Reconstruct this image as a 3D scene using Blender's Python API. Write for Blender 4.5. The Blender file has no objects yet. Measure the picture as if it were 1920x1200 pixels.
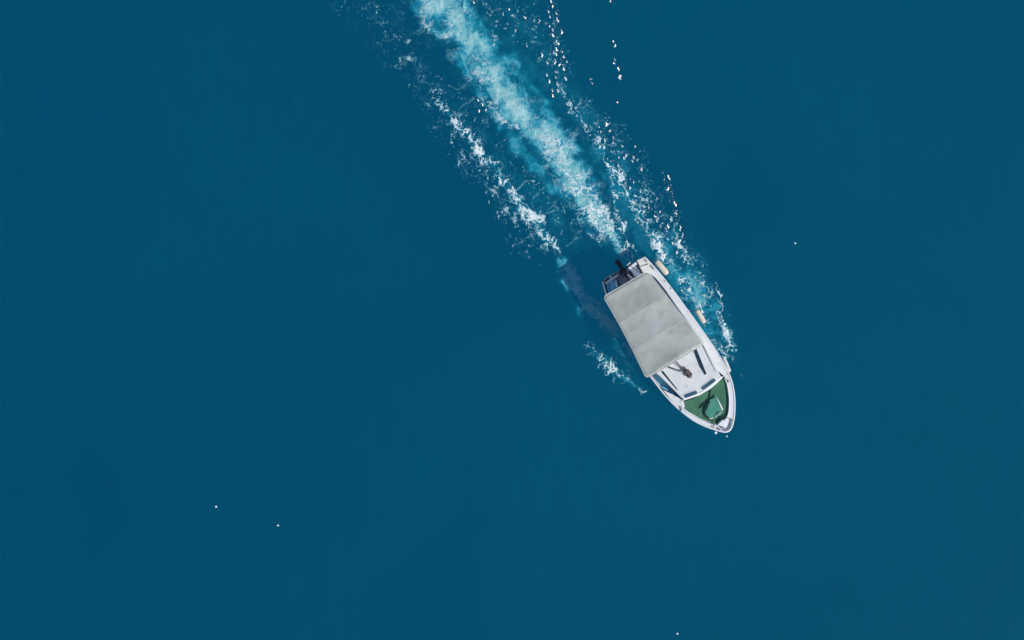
import bpy, bmesh, math, random
import numpy as np
from mathutils import Vector, Matrix

# ------------------------------------------------------------------ camera, world, sun
S = bpy.context.scene
COL = S.collection
H = 50.0                       # height of the drone above the sea, metres
PPM = 50.0                     # photograph pixels (of 1920) per metre at sea level
cam_d = bpy.data.cameras.new('camera')
cam = bpy.data.objects.new('camera', cam_d); COL.objects.link(cam)
cam.location = (0, 0, H)
cam_d.sensor_width = 36.0
cam_d.lens = 36.0 * H / (1920 / PPM)
cam_d.clip_end = 6000
S.camera = cam

SUN_AZ = math.atan2(-0.55, 0.835)          # direction towards the sun in the ground plane
SUN_EL = math.radians(46)
to_sun = Vector((math.cos(SUN_AZ) * math.cos(SUN_EL), math.sin(SUN_AZ) * math.cos(SUN_EL), math.sin(SUN_EL)))
w = bpy.data.worlds.new('World'); S.world = w; w.use_nodes = True
nt = w.node_tree; nt.nodes.clear()
sky = nt.nodes.new('ShaderNodeTexSky'); sky.sky_type = 'NISHITA'; sky.sun_disc = False
sky.sun_elevation = SUN_EL
sky.sun_rotation = math.pi / 2 - SUN_AZ
sky.ozone_density = 3.0; sky.dust_density = 0.3; sky.air_density = 1.0
bg = nt.nodes.new('ShaderNodeBackground'); bg.inputs['Strength'].default_value = 0.10
wo = nt.nodes.new('ShaderNodeOutputWorld')
nt.links.new(sky.outputs[0], bg.inputs[0]); nt.links.new(bg.outputs[0], wo.inputs[0])
sd = bpy.data.lights.new('sun', 'SUN'); sd.energy = 3.35; sd.angle = math.radians(0.5); sd.color = (1.0, 0.965, 0.905)
sun = bpy.data.objects.new('sun', sd); COL.objects.link(sun)
sun.rotation_euler = to_sun.to_track_quat('Z', 'Y').to_euler()
sun.location = (20, -15, 40)
S.view_settings.view_transform = 'Standard'; S.view_settings.look = 'None'
S.view_settings.exposure = 0.0; S.view_settings.gamma = 1.0
S.render.resolution_x = 1024; S.render.resolution_y = 640

# ------------------------------------------------------------------ helpers
def P(px, py, z=0.0):
    """a point of the place: where it stands at height z, measured on the photograph"""
    k = (H - z) / H / PPM
    return Vector(((px - 960) * k, (600 - py) * k, z))

def tag(o, label=None, cat=None, group=None, kind=None):
    if label: o['label'] = label
    if cat: o['category'] = cat
    if group: o['group'] = group
    if kind: o['kind'] = kind
    return o

def empty(name, loc, rz=0):
    o = bpy.data.objects.new(name, None); COL.objects.link(o)
    o.location = loc; o.rotation_euler = (0, 0, rz); o.empty_display_size = 0.3
    return o

def link(name, bm, mat, parent=None, smooth=False, angle=None):
    bmesh.ops.recalc_face_normals(bm, faces=bm.faces[:])
    me = bpy.data.meshes.new(name); bm.to_mesh(me); bm.free()
    if smooth or angle:
        me.polygons.foreach_set('use_smooth', [True] * len(me.polygons))
        if angle: me.set_sharp_from_angle(angle=math.radians(angle))
    me.materials.append(mat)
    o = bpy.data.objects.new(name, me); COL.objects.link(o)
    if parent: o.parent = parent
    return o

def nodes_of(name):
    m = bpy.data.materials.new(name); m.use_nodes = True
    n = m.node_tree; n.nodes.clear()
    out = n.nodes.new('ShaderNodeOutputMaterial')
    return m, n, out

def mottled(name, c1, c2, scale=3.0, rough=0.5, bump=0.0, bscale=40, detail=6, stretch=(1, 1, 1), dirt=None, spec=0.5, lo=.38, hi=.62):
    m, n, out = nodes_of(name)
    tc = n.nodes.new('ShaderNodeTexCoord'); mp = n.nodes.new('ShaderNodeMapping')
    mp.inputs['Scale'].default_value = stretch
    n.links.new(tc.outputs['Object'], mp.inputs[0])
    no = n.nodes.new('ShaderNodeTexNoise'); no.inputs['Scale'].default_value = scale; no.inputs['Detail'].default_value = detail
    n.links.new(mp.outputs[0], no.inputs['Vector'])
    cr = n.nodes.new('ShaderNodeValToRGB')
    cr.color_ramp.elements[0].position = lo; cr.color_ramp.elements[1].position = hi
    cr.color_ramp.elements[0].color = (*c1, 1); cr.color_ramp.elements[1].color = (*c2, 1)
    n.links.new(no.outputs['Fac'], cr.inputs[0])
    col = cr.outputs[0]
    if dirt:
        n2 = n.nodes.new('ShaderNodeTexNoise'); n2.inputs['Scale'].default_value = dirt[1]; n2.inputs['Detail'].default_value = 8
        n.links.new(mp.outputs[0], n2.inputs['Vector'])
        r2 = n.nodes.new('ShaderNodeValToRGB'); r2.color_ramp.elements[0].position = dirt[2]; r2.color_ramp.elements[1].position = dirt[2] + .1
        mx = n.nodes.new('ShaderNodeMix'); mx.data_type = 'RGBA'
        n.links.new(n2.outputs['Fac'], r2.inputs[0]); n.links.new(r2.outputs[0], mx.inputs['Factor'])
        n.links.new(col, mx.inputs['A']); mx.inputs['B'].default_value = (*dirt[0], 1)
        col = mx.outputs['Result']
    b = n.nodes.new('ShaderNodeBsdfPrincipled'); b.inputs['Roughness'].default_value = rough
    b.inputs['Specular IOR Level'].default_value = spec
    n.links.new(col, b.inputs['Base Color'])
    if bump:
        n3 = n.nodes.new('ShaderNodeTexNoise'); n3.inputs['Scale'].default_value = bscale; n3.inputs['Detail'].default_value = 4
        n.links.new(mp.outputs[0], n3.inputs['Vector'])
        bp = n.nodes.new('ShaderNodeBump'); bp.inputs['Strength'].default_value = bump; bp.inputs['Distance'].default_value = 0.02
        n.links.new(n3.outputs['Fac'], bp.inputs['Height']); n.links.new(bp.outputs[0], b.inputs['Normal'])
    n.links.new(b.outputs[0], out.inputs[0])
    return m

M = {}
M['gel'] = mottled('white_gelcoat', (.74, .75, .77), (.80, .80, .80), 1.7, .35, dirt=((.50, .48, .44), 5, .63))
M['deck'] = mottled('white_deck', (.70, .715, .72), (.78, .775, .76), 2.5, .55, .15, 60, dirt=((.46, .45, .42), 7, .62))
M['trim'] = mottled('bright_white_trim', (.78, .80, .82), (.84, .84, .84), 3, .3)
M['cream'] = mottled('cream_paint', (.72, .70, .62), (.78, .78, .72), 4, .4, dirt=((.42, .36, .24), 9, .6))
M['green'] = mottled('green_deck_paint', (.036, .155, .085), (.050, .19, .105), 4, .6, .2, 80, dirt=((.03, .11, .08), 6, .62))
M['green2'] = mottled('pale_green_paint', (.055, .27, .18), (.07, .32, .21), 5, .6, .1, 80)
M['canvas'] = None
M['tan'] = mottled('cream_fender_cloth', (.72, .62, .48), (.82, .74, .60), 6, .8, .2, 60)
M['wfender'] = mottled('white_fender_vinyl', (.66, .66, .66), (.75, .75, .74), 6, .4)
M['dark'] = mottled('charcoal_plastic', (.016, .017, .024), (.065, .05, .06), 8, .4)
M['glass'] = mottled('tinted_glass', (.035, .10, .14), (.06, .14, .19), 5, .08)
M['slot'] = mottled('dark_glass', (.012, .03, .05), (.03, .06, .09), 7, .12)
M['metal'] = mottled('grey_metal', (.20, .22, .24), (.33, .35, .37), 10, .35)
M['sole'] = mottled('blue_grey_floor', (.17, .23, .32), (.23, .29, .38), 6, .6, .1, 50)
M['shade_blue'] = mottled('blue_shade_on_white', (.14, .52, .78), (.19, .58, .84), 4, .6, dirt=((.10, .34, .50), 6, .62))  # blue of white deck in shade, put into the colour
M['blue'] = mottled('blue_vinyl', (.08, .30, .50), (.11, .36, .57), 5, .5)
M['brown'] = mottled('brown_housing', (.06, .04, .045), (.15, .11, .11), 12, .5)
M['pink'] = mottled('faded_red_plastic', (.42, .06, .14), (.55, .12, .2), 10, .5)
M['rope'] = mottled('dark_rope', (.012, .03, .03), (.03, .05, .05), 60, .8)
M['cord'] = mottled('grey_cord', (.3, .3, .28), (.4, .4, .37), 60, .8)

def canvas_mat():
    m, n, out = nodes_of('grey_canvas')
    L = n.links.new
    tc = n.nodes.new('ShaderNodeTexCoord')
    # soft stains running across the cloth
    mp = n.nodes.new('ShaderNodeMapping'); mp.inputs['Scale'].default_value = (1.0, .55, 1); mp.inputs['Rotation'].default_value = (0, 0, .25)
    L(tc.outputs['Object'], mp.inputs[0])
    a = n.nodes.new('ShaderNodeTexNoise'); a.inputs['Scale'].default_value = 1.6; a.inputs['Detail'].default_value = 7; a.inputs['Roughness'].default_value = .6; a.inputs['Distortion'].default_value = .6
    L(mp.outputs[0], a.inputs['Vector'])
    cr = n.nodes.new('ShaderNodeValToRGB')
    e = cr.color_ramp.elements
    e[0].position = .34; e[0].color = (.57, .59, .54, 1); e[1].position = .66; e[1].color = (.79, .80, .75, 1)
    x = e.new(.5); x.color = (.70, .72, .655, 1)
    L(a.outputs['Fac'], cr.inputs[0])
    b2 = n.nodes.new('ShaderNodeTexNoise'); b2.inputs['Scale'].default_value = 4.5; b2.inputs['Detail'].default_value = 5
    L(mp.outputs[0], b2.inputs['Vector'])
    r2 = n.nodes.new('ShaderNodeValToRGB'); r2.color_ramp.elements[0].position = .60; r2.color_ramp.elements[1].position = .75
    L(b2.outputs['Fac'], r2.inputs[0])
    mx = n.nodes.new('ShaderNodeMix'); mx.data_type = 'RGBA'; mx.inputs['B'].default_value = (.36, .39, .38, 1)
    ml = n.nodes.new('ShaderNodeMath'); ml.operation = 'MULTIPLY'; ml.inputs[1].default_value = .50
    L(r2.outputs[0], ml.inputs[0]); L(ml.outputs[0], mx.inputs['Factor']); L(cr.outputs[0], mx.inputs['A'])
    # weave
    c = n.nodes.new('ShaderNodeTexNoise'); c.inputs['Scale'].default_value = 70; c.inputs['Detail'].default_value = 2
    L(tc.outputs['Object'], c.inputs['Vector'])
    bp = n.nodes.new('ShaderNodeBump'); bp.inputs['Strength'].default_value = .25; bp.inputs['Distance'].default_value = .01
    L(c.outputs['Fac'], bp.inputs['Height'])
    p = n.nodes.new('ShaderNodeBsdfPrincipled'); p.inputs['Roughness'].default_value = .85
    L(mx.outputs['Result'], p.inputs['Base Color']); L(bp.outputs[0], p.inputs['Normal']); L(p.outputs[0], out.inputs[0])
    return m
M['canvas'] = canvas_mat()

# ------------------------------------------------------------------ the shape of the boat, measured in photograph pixels
STBD = [(1208, 481), (1235, 511), (1262, 545), (1290, 583), (1320, 625), (1345, 662), (1362, 692), (1372, 716), (1377, 745), (1377, 775), (1373, 797), (1366, 807)]
PORT = [(1130, 528), (1139, 557), (1163, 605), (1185, 648), (1205, 686), (1226, 714), (1243, 736), (1262, 757), (1280, 773), (1302, 789), (1325, 800), (1346, 807), (1358, 810)]
def catmull(pts, n=4):
    out = []
    p = [pts[0]] + list(pts) + [pts[-1]]
    for i in range(1, len(p) - 2):
        for k in range(n):
            t = k / n
            out.append(tuple(.5 * (2 * p[i][j] + (p[i + 1][j] - p[i - 1][j]) * t + (2 * p[i - 1][j] - 5 * p[i][j] + 4 * p[i + 1][j] - p[i + 2][j]) * t * t + (3 * p[i][j] - p[i - 1][j] - 3 * p[i + 1][j] + p[i + 2][j]) * t ** 3) for j in range(len(pts[0]))))
    out.append(tuple(pts[-1]))
    return out
OUT_S = catmull(STBD); OUT_P = catmull(PORT)
OUTLINE = OUT_S + OUT_P[::-1]

# === FOAM BEGIN
def _hash(ix, iy, seed):
    h = (ix.astype(np.int64) * 374761393 + iy.astype(np.int64) * 668265263 + seed * 974711) & 0xffffffff
    h = ((h ^ (h >> 13)) * 1274126177) & 0xffffffff
    return (h ^ (h >> 16)) & 0xffff
def perlin(x, y, seed=0):
    ix = np.floor(x); iy = np.floor(y); fx = x - ix; fy = y - iy
    ux = fx * fx * fx * (fx * (fx * 6 - 15) + 10); uy = fy * fy * fy * (fy * (fy * 6 - 15) + 10)
    def g(dx, dy):
        a = _hash(ix + dx, iy + dy, seed) * (2 * np.pi / 65536)
        return np.cos(a) * (fx - dx) + np.sin(a) * (fy - dy)
    a = g(0, 0); b = g(1, 0); c = g(0, 1); d = g(1, 1)
    return ((a + (b - a) * ux) * (1 - uy) + (c + (d - c) * ux) * uy) * 1.5
def fbm(x, y, seed, octv=4):
    s = 0; a = .5; f = 1
    for i in range(octv):
        s = s + a * perlin(x * f + 17.3 * i, y * f - 9.1 * i, seed + i); a *= .5; f *= 2.03
    return s
def ridge(x, y, seed): return 1 - np.clip(np.abs(perlin(x, y, seed)) * 2.2, 0, 1)
def sm(x): x = np.clip(x, 0, 1); return x * x * (3 - 2 * x)
def band(u, v, pts, power=2.0):
    """strongest of the soft strokes through pts = (x, y, half width, strength)"""
    r = np.zeros_like(u)
    for (x0, y0, w0, i0), (x1, y1, w1, i1) in zip(pts[:-1], pts[1:]):
        dx, dy = x1 - x0, y1 - y0
        t = np.clip(((u - x0) * dx + (v - y0) * dy) / (dx * dx + dy * dy), 0, 1)
        d = np.hypot(u - x0 - t * dx, v - y0 - t * dy)
        r = np.maximum(r, (i0 + (i1 - i0) * t) * np.exp(-(d / (w0 + (w1 - w0) * t)) ** power))
    return r
def inside(u, v, poly):
    r = np.zeros(u.shape, bool); n = len(poly)
    for i in range(n):
        x0, y0 = poly[i]; x1, y1 = poly[(i + 1) % n]
        if y0 == y1: continue
        c = ((y0 > v) != (y1 > v)) & (u < (x1 - x0) * (v - y0) / (y1 - y0) + x0)
        r ^= c
    return r
WASH = [(1171, 480, 6, .75), (1152, 447, 12, .8), (1122, 405, 19, .9), (1088, 355, 25, .85), (1053, 295, 32, .9), (1010, 245, 31, .9), (962, 195, 36, .9), (925, 140, 33, .85), (893, 90, 34, .85), (853, 40, 42, .9), (832, 0, 48, .95), (800, -60, 54, .9), (770, -150, 60, .9)]
def rank(x):
    """spread the values of a noise evenly over 0..1"""
    m, d = float(np.mean(x)), float(np.std(x)) + 1e-9
    return 1 / (1 + np.exp(-1.702 * (x - m) / d))
def cover(r, c, soft):
    """share c of the area is covered, where the evenly spread noise r is highest"""
    return sm((r - 1 + c) / soft + .5) * (c > .004) * np.clip(c / .03, 0, 1)
def wake(u, v):
    """foam cover, bubbly cloud under the surface, both 0..1, over photograph pixels"""
    big = (perlin(u / 34, v / 34, 1), perlin(u / 34, v / 34, 3))
    mid = (perlin(u / 13, v / 13, 2), perlin(u / 13, v / 13, 4))
    tin = (perlin(u / 5, v / 5, 21), perlin(u / 5, v / 5, 22))
    wu = u + 9 * big[0] + 7 * mid[0] + 2.2 * tin[0]; wv = v + 9 * big[1] + 7 * mid[1] + 2.2 * tin[1]
    lu = u + 5 * big[0] + 5 * mid[0] + 2 * tin[0]; lv = v + 5 * big[1] + 5 * mid[1] + 2 * tin[1]
    a = (u * .54 + v * .84); b = (u * .84 - v * .54)          # along and across the boat's course
    r1 = ridge(wu / 17, wv / 17, 5); r2 = ridge(wu / 9, wv / 9, 6); r3 = ridge(wu / 5, wv / 5, 7)
    xl = lu + 7 * perlin(u / 19, v / 19, 61) + 3 * tin[1]; yl = lv + 7 * perlin(u / 19, v / 19, 62) + 3 * tin[0]
    q1 = ridge((xl * .84 - yl * .54) / 15, (xl * .54 + yl * .84) / 21, 5); q2 = ridge((xl * .84 - yl * .54) / 8.5, (xl * .54 + yl * .84) / 11, 6)
    net = rank(np.maximum(q1, q2 * .9) ** 1.6 + .10 * r3 + .50 * fbm(u / 26, v / 26, 19, 3))
    blob = rank(perlin(u / 4.4 + .4 * mid[0], v / 5.2, 8) + .45 * perlin(u / 2.7, v / 3.0, 9) + .5 * perlin(u / 14, v / 14, 11))
    swu = u + 16 * big[1] + 9 * mid[0]; swv = v + 16 * big[0] + 9 * mid[1]
    fib = rank(.55 * ridge(swu / 11, swv / 11, 13) + .35 * ridge(wu / 5, wv / 5, 14) + .25 * ridge(u / 3.2, v / 3.2, 15) + .5 * fbm(u / 26, v / 26, 16, 3))
    patch = rank(fbm(u / 26, v / 26, 10, 3))
    tex = rank(fbm(wu / 34, wv / 34, 12, 5) + .25 * perlin(a / 60 + 1.2 * big[0], b / 14 + 1.2 * big[1], 51))
    # ---- bubbly cloud of the propeller wash
    cloud = band(wu, wv, [(x, y, w_ * .88, i) for x, y, w_, i in WASH], 3.0)
    aer = cloud * (.46 + .58 * tex)
    core0 = band(wu, wv, [(x - 6, y, w_ * .62, i) for x, y, w_, i in WASH], 2.0)
    aer = np.maximum(aer, core0 * (.50 + .38 * fib * tex + .22 * tex))
    hole = band(wu, wv, [(823, 28, 7, .55), (832, 50, 9, .8), (850, 50, 7, .5)]) + band(wu, wv, [(895, 118, 13, .5), (885, 105, 10, .4)]) + band(wu, wv, [(1000, 205, 12, .3), (1010, 215, 12, .3)])
    aer *= 1 - np.clip(hole, 0, 1) * .8
    side = band(wu, wv, [(905, 50, 16, .35), (925, 85, 16, .4), (975, 150, 18, .4), (1005, 200, 22, .55), (1035, 235, 20, .5), (1075, 285, 16, .45), (1105, 335, 14, .3), (1128, 375, 10, .2)])
    side2 = band(wu, wv, [(1130, 462, 9, .2), (1088, 405, 10, .25), (1030, 340, 14, .4), (1000, 310, 15, .4), (960, 260, 15, .4), (930, 215, 10, .3), (875, 130, 14, .5), (868, 100, 14, .5), (800, 40, 12, .3), (782, 20, 12, .3)])
    teal = band(wu, wv, [(1215, 480, 24, .12), (1190, 400, 28, .22), (1150, 320, 28, .28), (1110, 240, 24, .16), (960, 60, 50, .12), (930, 0, 40, .1)])
    teal2 = band(wu, wv, [(1345, 650, 20, .36), (1325, 580, 28, .40), (1285, 520, 32, .42), (1245, 455, 30, .34)])
    teal3 = band(wu, wv, [(1080, 440, 30, .22), (1030, 400, 34, .26), (960, 320, 30, .18), (900, 250, 30, .16), (860, 200, 30, .12)])
    shel = band(wu, wv, [(1254, 750, 6, .4), (1222, 710, 9, .5), (1190, 662, 13, .6), (1155, 615, 14, .8), (1105, 572, 15, .9), (1083, 548, 15, 1.0), (1068, 510, 12, 1.1), (1060, 494, 8, .9), (1057, 486, 5, .4)])
    aer = np.maximum.reduce([aer, side * (.3 + tex), side2 * (.3 + tex), teal * (.3 + 1.1 * tex), teal2 * (.3 + 1.1 * tex), teal3 * .9 * tex * (.4 + fib * .6), np.minimum(1.3 * shel * (.55 + .5 * tex) * (.45 + .75 * fib), .56)])
    # ---- white on the wash: fibres, denser towards the boat
    C = band(wu, wv, [(1172, 477, 5, .8), (1162, 460, 8, .85), (1146, 436, 15, .80), (1122, 402, 18, .95), (1100, 375, 18, .85), (1080, 345, 20, .45), (1057, 305, 20, .75), (1040, 270, 24, .95), (1010, 248, 20, .5), (975, 215, 24, .20), (940, 175, 26, .42), (920, 150, 26, .55), (890, 110, 24, .25), (870, 75, 26, .12), (850, 30, 34, .30), (822, 5, 40, .50), (790, -60, 44, .45), (770, -150, 44, .45)])
    C = np.maximum.reduce([C, band(lu, lv, [(900, 180, 4, .3), (925, 203, 7, .55), (948, 228, 9, .55), (975, 248, 8, .5), (988, 258, 6, .3)]),
        band(lu, lv, [(795, 20, 6, .6), (800, 45, 6, .7), (806, 60, 6, .9), (825, 66, 6, .95), (845, 62, 5, .9), (857, 60, 4, .6)]),
        band(lu, lv, [(866, 6, 5, .9), (872, 18, 5, .9), (880, 32, 3, .4)]), band(lu, lv, [(893, 108, 2, .7), (905, 96, 2, .7), (920, 84, 3, .7), (926, 72, 3, .8), (922, 62, 2, .5)])])
    C *= 1 - np.clip(hole, 0, 1) * .7
    fwash = cover(rank(fib + .55 * patch), .74 * C, .5)
    fwash = np.maximum(fwash * (.60 + .3 * sm((v - 200) / 200)), .35 * cover(blob, .18 * cloud, .12))
    # ---- the left bow wave: a lace of threads
    L = band(lu, lv, [(1046, 468, 6, .8), (1040, 458, 8, .95), (1020, 438, 11, 1.0), (1002, 412, 12, 1.1), (982, 392, 10, 1.1), (962, 372, 9, 1.2), (952, 348, 8, .95), (935, 325, 9, .8), (915, 300, 9, .72), (898, 280, 10, .6), (872, 250, 9, .62), (845, 225, 7, .7), (822, 200, 7, .7)])
    Lw = band(wu, wv, [(1025, 460, 18, .62), (990, 420, 22, .58), (950, 370, 22, .56), (912, 315, 24, .58), (880, 270, 24, .56), (845, 220, 22, .48), (812, 180, 20, .36), (790, 145, 26, .28), (752, 95, 26, .34), (710, 45, 34, .26), (670, 20, 30, .24), (640, -30, 40, .24), (590, -110, 40, .2)])
    Lhot = band(lu, lv, [(766, 76, 5, .7), (752, 88, 4, .7)]) + band(lu, lv, [(763, 90, 2, .6), (770, 118, 3, .6)]) + band(lu, lv, [(702, 32, 3, .6), (712, 24, 3, .5)])
    Lout = band(wu, wv, [(1005, 495, 8, .3), (985, 470, 16, .34), (955, 410, 20, .30), (910, 350, 20, .28), (860, 290, 18, .26), (815, 240, 16, .2)])
    Lin = band(wu, wv, [(1095, 435, 26, .30), (1050, 400, 30, .32), (1010, 350, 26, .26), (960, 290, 26, .20), (920, 245, 26, .24), (870, 200, 22, .18), (825, 155, 22, .16)])
    # ---- lower-left patch thrown off the bow
    B = band(lu, lv, [(1103, 650, 7, .5), (1122, 666, 10, .62), (1145, 688, 12, .78), (1168, 706, 11, .78), (1190, 722, 7, .7), (1208, 732, 3, .5)])
    # ---- right side
    R1 = band(lu, lv, [(1362, 668, 10, .7), (1345, 640, 8, .5), (1318, 590, 7, .6), (1303, 562, 9, .85), (1288, 540, 9, .95), (1270, 515, 10, .8), (1258, 492, 10, .85), (1240, 470, 12, .95), (1222, 440, 10, .9), (1205, 412, 8, .85), (1190, 390, 9, .95), (1172, 360, 9, 1.05), (1155, 335, 9, 1.05), (1142, 308, 8, 1.0), (1130, 285, 7, .8), (1118, 255, 6, .6), (1098, 232, 6, .7), (1082, 214, 5, .8), (1070, 210, 5, .8), (1064, 190, 4, .6)])
    R1w = band(wu, wv, [(1355, 655, 14, .5), (1315, 580, 16, .5), (1280, 520, 20, .56), (1245, 465, 22, .52), (1205, 400, 22, .50), (1170, 340, 22, .50), (1140, 280, 20, .42), (1100, 222, 18, .3), (1060, 180, 14, .3)])
    R2 = band(lu, lv, [(1375, 675, 5, .5), (1370, 650, 7, .7), (1358, 615, 7, .7), (1350, 580, 7, .65), (1335, 560, 9, .5), (1318, 530, 9, .6), (1300, 505, 9, .7), (1284, 485, 9, .65), (1273, 460, 5, .8), (1262, 435, 4, .8), (1259, 418, 4, .6)])
    R3 = band(wu, wv, [(1335, 570, 24, .42), (1300, 500, 24, .34), (1250, 420, 26, .30), (1205, 350, 26, .34), (1180, 295, 24, .34), (1145, 240, 22, .26), (1095, 200, 24, .22)])
    R4 = band(lu, lv, [(1370, 668, 4, .7), (1360, 625, 4, .9), (1357, 590, 4, .8), (1347, 548, 2.4, .9), (1340, 526, 2, .7)])
    I1 = band(lu, lv, [(1184, 482, 6, .7), (1168, 455, 7, .65), (1160, 420, 5, .6), (1156, 390, 5, .6), (1152, 360, 5, .6), (1144, 330, 3, .5)])
    I2 = band(lu, lv, [(1128, 458, 3, .8), (1118, 446, 3, .8), (1108, 440, 4, .8), (1102, 438, 3, .5)])
    I3 = band(lu, lv, [(1188, 470, 3, .7), (1175, 445, 2.2, .9), (1168, 418, 2.2, .9), (1163, 412, 2, .6)])
    T = band(wu, wv, [(1060, 130, 22, .16), (1010, 80, 34, .20), (975, 40, 40, .22), (945, 10, 46, .22), (920, -50, 60, .2), (900, -130, 60, .2)])
    T2 = band(lu, lv, [(1060, 185, 8, .4), (1048, 150, 12, .4), (1040, 110, 10, .35), (1040, 50, 8, .3), (1034, 0, 8, .3)])
    S2 = band(lu, lv, [(1048, 472, 3, .8), (1062, 500, 5, .8), (1068, 528, 8, .65), (1085, 548, 8, .7), (1105, 568, 8, .7), (1120, 590, 6, .35), (1140, 608, 8, .35), (1170, 655, 10, .35), (1205, 710, 6, .2)])
    N = np.maximum.reduce([.60 * L, .26 * Lw, .5 * Lhot, .10 * Lin, .09 * Lout, .46 * B, .56 * R1, .30 * R1w, .42 * R2, .17 * R3, .55 * R4, .5 * I1, .55 * I2, .6 * I3, .16 * T, .3 * T2, .13 * S2])
    N = np.minimum(N * (.30 + .90 * patch), .48 + .12 * blob)
    fnet = cover(net, N * .95, .22) * np.clip(.62 + 1.1 * N, 0, 1)
    fnet = np.maximum(fnet, .34 * sm((N - .15) / .25) * cover(net, np.minimum(N * 1.3, .7), .35))
    Nf = np.maximum.reduce([.22 * Lw, .3 * Lout, .25 * Lin, .2 * B, .16 * R1w, .2 * R2, .26 * R3, .5 * T, .3 * T2, .12 * L, .3 * Lhot])
    Nf = Nf * (.10 + .85 * patch ** 1.8)
    ffl = (1 - .45 * sm(T * 3)) * cover(blob, Nf, .10) * np.clip(.35 + .9 * rank(perlin(u / 9, v / 9, 31)), 0, 1)
    # thin arcs of spray thrown inwards from the left line
    arc = np.zeros_like(u)
    for p in ([(968, 358, 1), (985, 340, 1.3), (1002, 338, .6)], [(1000, 372, 1), (1008, 363, 2.2), (1012, 360, 1)], [(1052, 380, .8), (1060, 400, .8)], [(1062, 462, .7), (1080, 447, 1.2), (1090, 444, .6)], [(1010, 405, 1), (1030, 398, 1), (1042, 394, 1)],
              [(1025, 395, .6), (1038, 385, 1), (1048, 390, .8), (1046, 398, .6)], [(840, 160, .5), (858, 168, .7), (873, 160, .6), (880, 150, .5)], [(860, 208, .6), (870, 196, 1), (888, 186, .8)], [(968, 458, .8), (978, 455, 1), (985, 450, .6)], [(1052, 440, .7), (1054, 432, .9)],
              [(853, 312, .5), (860, 308, 1), (868, 306, .5)], [(1100, 330, 1), (1106, 336, 1), (1107, 350, .8)], [(905, 268, .5), (898, 284, .6), (893, 300, .5)]):
        arc = np.maximum(arc, band(u + 1.2 * mid[0] + .8 * tin[0], v + 1.2 * mid[1] + .8 * tin[1], [(x, y, w_ * 1.15, .75) for x, y, w_ in p]))
    foam = np.maximum.reduce([fwash, fnet, ffl, arc * .5 * blob ** .7])
    foam = foam ** .85 * (1 - .35 * sm((300 - v) / 260) * sm((820 - u) / 60)) * (.80 + .20 * rank(perlin(u / 7, v / 7, 33)))
    soft = np.maximum.reduce([L, B, R1, R2, I1, .8 * R1w, .6 * Lw])
    aer = np.maximum(aer, .42 * sm((soft - .15) / .8) * (.4 + .7 * net))
    return np.clip(foam, 0, 1), np.clip(aer, 0, 1)
# === FOAM END

# ------------------------------------------------------------------ sea
def shade_attr(n, name):
    a = n.nodes.new('ShaderNodeAttribute'); a.attribute_name = name; return a.outputs['Fac']

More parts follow.
